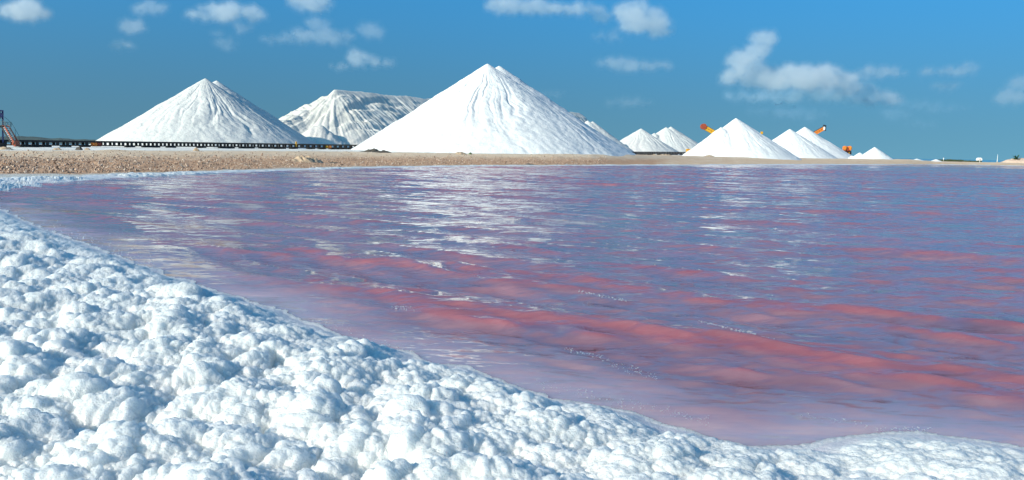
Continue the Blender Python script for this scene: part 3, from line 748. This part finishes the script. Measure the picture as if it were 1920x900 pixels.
q = at(1869.5, 305, 354); zb = gz(q[0], q[1]); tz = at(1870.2, 289.5, 354)[2]
o = empty('mast', (q[0], q[1], zb)); tag(o, 'thin pale mast standing on the spit between the white hut and the palm', 'mast')
mb = MB(); mb.tube((0, 0, 0), (.02, 0, (tz-zb)*.55), .11, .09, 8); mb.tube((.02, 0, (tz-zb)*.55), (.04, 0, tz-zb), .08, .05, 8); mb.build('pole', M_WHITE, o)
mb = MB(); mb.box((0, 0, .12), (.5, .5, .25)); mb.build('footing', M_TAN, o)
q = at(1769, 299.3, 356); zb = gz(q[0], q[1]); o = empty('marker_post', (q[0], q[1], zb)); tag(o, 'short white marker post standing in the low green scrub', 'post')
mb = MB(); mb.tube((0, 0, 0), (0, 0, at(1769, 296.3, 356)[2]-zb), .1, .09, 8); mb.build('pole', M_WHITE, o); mb = MB(); mb.box((0, 0, at(1769, 297, 356)[2]-zb), (.34, .1, .5)); mb.build('plate', M_WHITE, o)

# low scrub
def leaf_cloud(centers, sizes, nleaf, lsize, rng):
    Vs, Qs = [], []
    for c_, s_ in zip(centers, sizes):
        d = rng.normal(size=(nleaf, 3)); d /= np.linalg.norm(d, axis=1)[:, None]; d *= (rng.random((nleaf, 1))**.4)
        p = np.array(c_) + d*np.array(s_)
        a = rng.normal(size=(nleaf, 3)); a /= np.linalg.norm(a, axis=1)[:, None]; b_ = np.cross(a, rng.normal(size=(nleaf, 3))); b_ /= np.linalg.norm(b_, axis=1)[:, None]
        L = lsize*rng.uniform(.6, 1.4, (nleaf, 1))
        i0 = sum(len(v) for v in Vs)
        v = np.stack([p-a*L, p-b_*L*.5, p+a*L, p+b_*L*.5], 1).reshape(-1, 3); Vs.append(v); Qs.append(np.arange(len(v)).reshape(-1, 4)+i0)
    return np.concatenate(Vs), np.concatenate(Qs)
rg = np.random.default_rng(3); cs, ss = [], []
for i in range(70):
    px = 1760 + 72*rg.random()**1.3; Yd = 352+10*rg.random(); q = at(px, 302, Yd); h = np.interp(px, [1755, 1775, 1800, 1835], [.55, .75, .6, .3])*rg.uniform(.7, 1.2)
    cs.append((q[0], q[1], gz(q[0], q[1])+h*.5)); ss.append((1.0, .8, h*.7))
Vl, Ql = leaf_cloud(cs, ss, 90, .16, rg)
o = add('scrub', mesh_from('scrub', Vl, Ql, M_SCRUB, False)); tag(o, 'low dark green scrub growing along the spit right of the small salt heaps', 'scrub', kind='stuff')

# lumps of sand, rock and weed
def lump(name, px, py, Yd, w, h, m, label, cat, depth=None, seed=0, rough=.25, ridges=0, group=None):
    q = at(px, py, Yd); W = w*Yd/F; Hh = h*Yd/F; D = depth or W*.6
    nt_, nr_ = 72, 22; th = np.linspace(0, 2*math.pi, nt_, endpoint=False); t = np.linspace(0, 1, nr_)
    T, TH = np.meshgrid(t, th, indexing='ij')
    edge = 1+.22*perlin(np.cos(TH)*1.4+seed, np.sin(TH)*1.4, seed)
    x, y = T*np.cos(TH)*W/2*edge, T*np.sin(TH)*D/2*edge
    z = Hh*(1-T**2)**.9*(1+1.2*rough*fbm(x*3/max(W, .5)*1.5+seed, y*3/max(W, .5)*1.5, seed, 4))
    if ridges: z = z - ridges*Hh*np.maximum(0, 1-np.abs(perlin((x+y*.6)*2.2+seed, y*.4, 3))/.3)*(1-T**2)
    zt, _ = ground_z(x+q[0], y+q[1]); z0 = float(zt.min())-.05
    V = np.stack([x, y, np.maximum(zt-.06, zt-.06+z)-z0], -1)
    o = add(name, grid_mesh(name, V, m, wrap=True), loc=(q[0], q[1], z0)); tag(o, label, cat, group); return o
lump('sand_mound', 9, 280, 92, 30, 6.5, M_TAN, 'tan sand mound under the tower at the left edge of the flat', 'mound', seed=1, group='mounds on the bank')
lump('sand_mound', 108, 281, 95, 20, 5, M_TAN, 'low tan mound with a dark right end, first right of the tower', 'mound', seed=2, group='mounds on the bank')
lump('rock', 149, 281, 97, 15, 7, M_ROCK, 'dark brown rounded rock on the flat below the orange drive motor', 'rock', seed=3, group='mounds on the bank')
lump('sand_mound', 164, 282, 97, 13, 4.5, M_TAN, 'little pale mound touching the dark brown rock', 'mound', seed=4, group='mounds on the bank')
lump('sand_mound', 368, 283.5, 107, 14, 6.5, M_TAN, 'small brown mound in front of the conveyor below the left salt cone', 'mound', seed=5, group='mounds on the bank')
lump('gravel_heap', 575, 312, 95, 58, 13, M_TAN, 'ridged tan gravel heap at the foot of the bank by the shore', 'heap', depth=4.5, seed=6, ridges=.5)
lump('rock', 628, 310.5, 98, 23, 4.0, M_ROCK, 'flat dark rock on the shore just right of the ridged gravel heap', 'rock', seed=7)
lump('weed_pile', 703, 286.3, 139, 62, 5.5, M_ROCK, 'long low dark brown weed pile at the left foot of the tallest cone', 'weed', depth=2.0, seed=8, rough=.7)
lump('sand_mound', 864, 288, 141, 24, 4.5, M_TAN, 'low tan mound at the front foot of the tallest cone', 'mound', depth=2, seed=9, group='mounds on the bank')
lump('sand_mound', 882, 288, 141, 7, 4.5, M_SCRUB, 'tiny greenish clump beside the low tan mound at the tallest cone', 'mound', seed=10, group='mounds on the bank')
lump('rock', 993, 309.5, 128, 20, 2.6, M_ROCK, 'thin dark rock at the waterline below the right half of the tallest cone', 'rock', seed=11)
lump('rock', 1047, 309.5, 132, 16, 1.8, M_ROCK, 'thinner dark rock at the waterline, second right below the tallest cone', 'rock', seed=12)
lump('sand_mound', 1227, 293.5, 232, 11, 2.2, M_TAN, 'small low earth lump on the sand left of the medium cone', 'mound', seed=13, group='mounds on the bank')
lump('sand_mound', 1248, 293.8, 235, 24, 3, M_TAN, 'flat tan earth lump on the sand just left of the medium cone', 'mound', seed=14, group='mounds on the bank')
lump('sand_mound', 1330, 297, 240, 26, 3, M_TAN, 'low grey tan lump on the sand in front of the medium cone', 'mound', seed=15, group='mounds on the bank')
lump('sand_hill', 1912, 305.8, 346, 66, 8.4, M_PINK, 'pinkish sand hill with a palm on top at the right edge', 'mound', depth=9, seed=16, group='mounds on the bank')
# palm
q = at(1906, 299.0, 345); zb = at(1906, 299.8, 345)[2]; o = empty('palm', (q[0], q[1], zb)); tag(o, 'small bushy green palm growing on the pinkish sand hill', 'palm')
mb = MB(); mb.tube((0, 0, -.6), (.05, 0, .55), .14, .1, 10); mb.build('trunk', M_BARK, o)
rg = np.random.default_rng(8); frond_me = None
for i in range(26):
    a = rg.uniform(0, 6.28); el = rg.uniform(-.15, 1.35); L = rg.uniform(1.3, 2.0)
    Vf, Qf = [], []
    for j in range(9):
        t = j/8; w = .24*(1-abs(2*t-1)**2)+.02; drop = -.5*t*t*L
        for s_ in (-1, 0, 1): Vf.append((t*L, s_*w, drop*.6 - abs(s_)*.05))
        if j:
            b0 = (j-1)*3; Qf += [(b0, b0+1, b0+4, b0+3), (b0+1, b0+2, b0+5, b0+4)]
    M_ = Matrix.Translation((.05, 0, .55)) @ Matrix.Rotation(a, 4, 'Z') @ Matrix.Rotation(-el, 4, 'Y')
    Vw = np.array([M_ @ Vector(v) for v in Vf]); add('frond', mesh_from('frond', Vw, np.array(Qf), M_PALM, False), o)

# ------------------------------------------------------------------ rubble on the bank
rg = np.random.default_rng(21); base = []
ico = bmesh.new(); bmesh.ops.create_icosphere(ico, subdivisions=1, radius=1); iv = np.array([v.co[:] for v in ico.verts]); fi = np.array([[v.index for v in f.verts] for f in ico.faces]); ico.free()
NS = 14000
phs = np.interp(rg.random(NS)**1.25, [0, 1], [-R(31), R(6)]); K, Z = knots(phs)
tt = 3 + np.abs(rg.normal(.28, .27, NS)).clip(0, .95); r_ = np.where(True, K[:, 3] + (tt-3)*(K[:, 4]-K[:, 3]), 0)
x, y = r_*np.sin(phs), r_*np.cos(phs); z, _ = ground_z(x, y)
sz = .022 + .075*rg.random(NS)**3
Vs = iv[None]*(sz[:, None, None]*rg.uniform(.6, 1.3, (NS, 1, 3)))*(1+.25*rg.normal(size=(NS, 12, 1))) + np.stack([x, y, z+sz*.3], -1)[:, None]
Qs = fi[None] + (np.arange(NS)*12)[:, None, None]
m, n, b = mat('coral_rubble'); g = N(n, 'ShaderNodeNewGeometry')
wn = N(n, 'ShaderNodeTexWhiteNoise'); n.links.new(g.outputs['Random Per Island'], wn.inputs['Vector'])
r = ramp(n, wn.outputs[0], [(0, (.15, .09, .06)), (.35, (.34, .215, .15)), (.7, (.46, .32, .235)), (1, (.58, .47, .38))])
n.links.new(r.outputs[0], b.inputs['Base Color']); b.inputs['Roughness'].default_value = .9
rub = add('rubble', mesh_from('rubble', Vs.reshape(-1, 3), Qs.reshape(-1, 3), m, False)); tag(rub, 'brown coral rubble strewn over the sand bank', 'rubble', kind='stuff')

# ------------------------------------------------------------------ clouds (real volumes, kilometres away)
def cloud_mat(name, dens, c=(.95, .96, 1.0)):
    m = bpy.data.materials.new(name); m.use_nodes = True; n = m.node_tree; n.nodes.clear()
    v = N(n, 'ShaderNodeVolumeScatter'); v.inputs['Color'].default_value = (*c, 1); v.inputs['Density'].default_value = dens; v.inputs['Anisotropy'].default_value = .25
    o = N(n, 'ShaderNodeOutputMaterial'); n.links.new(v.outputs[0], o.inputs['Volume']); return m
def cloud(label, Yd, tau, blobs, seed, c=(.52, .55, .58), grow_=1.12):
    """blobs: (px, py, half width, half height) as seen; tau: how many times light is scattered across 40 pixels of it"""
    rg = np.random.default_rng(seed); k = Yd/F
    cx = np.mean([b_[0] for b_ in blobs]); cyp = max(b_[1]+b_[3] for b_ in blobs); O = at(cx, cyp, Yd)
    bm = bmesh.new()
    for px, py, hw, hh in blobs:
        hw *= grow_; hh *= grow_
        C_ = at(px, py, Yd)-O
        nb = max(6, int(8*hw/max(hh, 4)))
        for i in range(nb):
            u = rg.uniform(-1, 1); vv = rg.uniform(-1, .75)*math.sqrt(max(0, 1-u*u))
            r = hh*k*rg.uniform(.5, .8)*(1.05-.45*abs(u))
            p = (C_[0]+u*(hw*k-r*.6), C_[1]+rg.uniform(-.5, .5)*hw*k*.7, C_[2]+vv*(hh*k-r*.8))
            sxy = rg.uniform(1.0, 1.5)
            bmesh.ops.create_icosphere(bm, subdivisions=2, radius=r, matrix=Matrix.Translation(p) @ Matrix.Diagonal((sxy, sxy, .9, 1)))
    me = bpy.data.meshes.new('cloud'); bm.to_mesh(me); bm.free()
    o = add('cloud', me, loc=tuple(O))
    md = o.modifiers.new('r', 'REMESH'); md.mode = 'VOXEL'; md.voxel_size = max(1.0, 2.2*k)
    dg = bpy.context.evaluated_depsgraph_get(); me2 = bpy.data.meshes.new_from_object(o.evaluated_get(dg)); o.modifiers.clear(); o.data = me2; bpy.data.meshes.remove(me)
    nv = len(me2.vertices); co = np.empty(nv*3, np.float32); me2.vertices.foreach_get('co', co); co = co.reshape(-1, 3).astype(float)
    no = np.array([v.normal[:] for v in me2.vertices]); q = co/k
    dsp = 6.5*fbm(q[:, 0]*.06+seed, q[:, 1]*.06, q[:, 2]*.08, 4, .62) + 1.8*perlin(q[:, 0]*.35, q[:, 1]*.35, q[:, 2]*.35)
    co = co + no*(dsp*k*.8)[:, None]
    core = co - no*(1.6*k); halo = co + no*((3.0 + 2.2*perlin(q[:, 0]*.11+3, q[:, 1]*.11, q[:, 2]*.13))*k)[:, None]
    halo2 = co + no*((7.5 + 4*perlin(q[:, 0]*.08, q[:, 1]*.08+seed, q[:, 2]*.1))*k)[:, None]
    me3 = me2.copy(); me4 = me2.copy()
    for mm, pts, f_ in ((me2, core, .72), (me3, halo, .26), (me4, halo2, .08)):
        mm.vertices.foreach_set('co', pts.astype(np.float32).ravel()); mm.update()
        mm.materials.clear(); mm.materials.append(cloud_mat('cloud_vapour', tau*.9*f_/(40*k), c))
    add('fringe', me3, o); add('wisp', me4, o)
    tag(o, label, 'cloud', 'cumulus clouds in the blue sky'); return o
cloud('small white cloud with flat base at the upper left corner', 5000, 1.6, [(48, 18, 44, 20), (52, 10, 26, 18), (24, 28, 26, 10)], 1)
cloud('ragged slanting grey cloud streak, small puffs in a row at the upper left', 5200, 1.0, [(281, 14, 30, 13), (249, 46, 15, 20), (228, 86, 17, 11)], 2)
cloud('white puffy cloud at the top between the left cone and the slanting streak', 5200, 1.6, [(425, 20, 42, 20), (385, 28, 36, 10), (470, 26, 24, 15)], 3)
cloud('small loose puff hanging below the white puffy cloud', 5400, 1.1, [(456, 53, 15, 11)], 4)
cloud('faint little cloud wisp above the peak of the left salt cone', 7000, .55, [(420, 82, 24, 11), (408, 66, 8, 8)], 5)
cloud('flat bottomed white cloud cut by the top edge left of centre', 4800, 1.6, [(582, 6, 40, 15), (570, -6, 26, 16)], 6)
cloud('wide pale grey cloud under the flat bottomed one left of centre', 6200, .8, [(600, 68, 58, 17), (594, 48, 20, 15), (530, 74, 36, 7), (690, 60, 22, 20)], 7)
cloud('small bright cloud with a dark wedge tail right above the long flat pile', 7800, 1.6, [(672, 108, 24, 16), (700, 118, 34, 9), (650, 124, 26, 5)], 8)
cloud('long flat grey white cloud along the top edge right of centre', 4800, 1.5, [(960, 10, 48, 16), (1020, 12, 52, 14), (1085, 16, 46, 12), (1128, 24, 16, 18)], 9)
cloud('biggest bright round cumulus at the top right of centre', 5200, 1.9, [(1206, 36, 36, 32), (1180, 22, 24, 20), (1232, 58, 26, 11), (1200, 12, 24, 14)], 10)
cloud('thin pinkish wisp left below the bright round cumulus', 6000, .7, [(1140, 70, 26, 8), (1148, 64, 10, 8)], 11)
cloud('low flat lens of grey cloud alone right of the tallest cone peak', 8200, 1.0, [(1160, 120, 36, 15), (1200, 122, 52, 12)], 12)
cloud('large piled cumulus with a tall tower at its left, over the right hand cones', 9500, 1.7, [(1434, 78, 14, 26), (1418, 100, 18, 22), (1392, 112, 26, 22), (1440, 140, 74, 26), (1500, 146, 90, 26), (1558, 138, 34, 26), (1590, 166, 46, 18), (1650, 184, 46, 14)], 13)
cloud('dark grey flat cloud layer forming the underside of the large piled cumulus', 9300, 2.6, [(1450, 181, 76, 13), (1530, 178, 70, 14), (1610, 186, 40, 9)], 23, (.15, .20, .27))  # shade of the cumulus underside painted in as a dark scatter colour
cloud('dark flat cloud bar just above the medium right hand cones', 14000, 1.5, [(1500, 213, 52, 13), (1450, 210, 40, 8)], 14, (.10, .145, .21))  # this and the low dark clouds below: shade from other clouds put into colour
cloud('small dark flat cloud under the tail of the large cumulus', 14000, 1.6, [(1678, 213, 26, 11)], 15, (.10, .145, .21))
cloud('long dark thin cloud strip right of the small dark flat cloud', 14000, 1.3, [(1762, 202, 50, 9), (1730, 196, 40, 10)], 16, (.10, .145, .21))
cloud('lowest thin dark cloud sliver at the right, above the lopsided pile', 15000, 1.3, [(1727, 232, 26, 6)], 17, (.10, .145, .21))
cloud('faint mauve cloud patch right of the large cumulus', 10000, .9, [(1655, 134, 40, 13), (1620, 142, 26, 8)], 18)
cloud('faint broken mauve cloud patch second right of the large cumulus', 10000, .85, [(1780, 134, 50, 10), (1820, 126, 16, 10), (1772, 160, 24, 9)], 19)
cloud('faint grey cloud rising at the right edge', 10000, .9, [(1912, 158, 18, 20), (1896, 180, 30, 16)], 20)
cloud('faint bluish cloud smear low in the sky right of the tallest cone', 13000, .5, [(1180, 193, 36, 9)], 21)
cloud('faint small cloud smear close to the right flank of the tallest cone', 12000, .4, [(1036, 175, 20, 7)], 22)
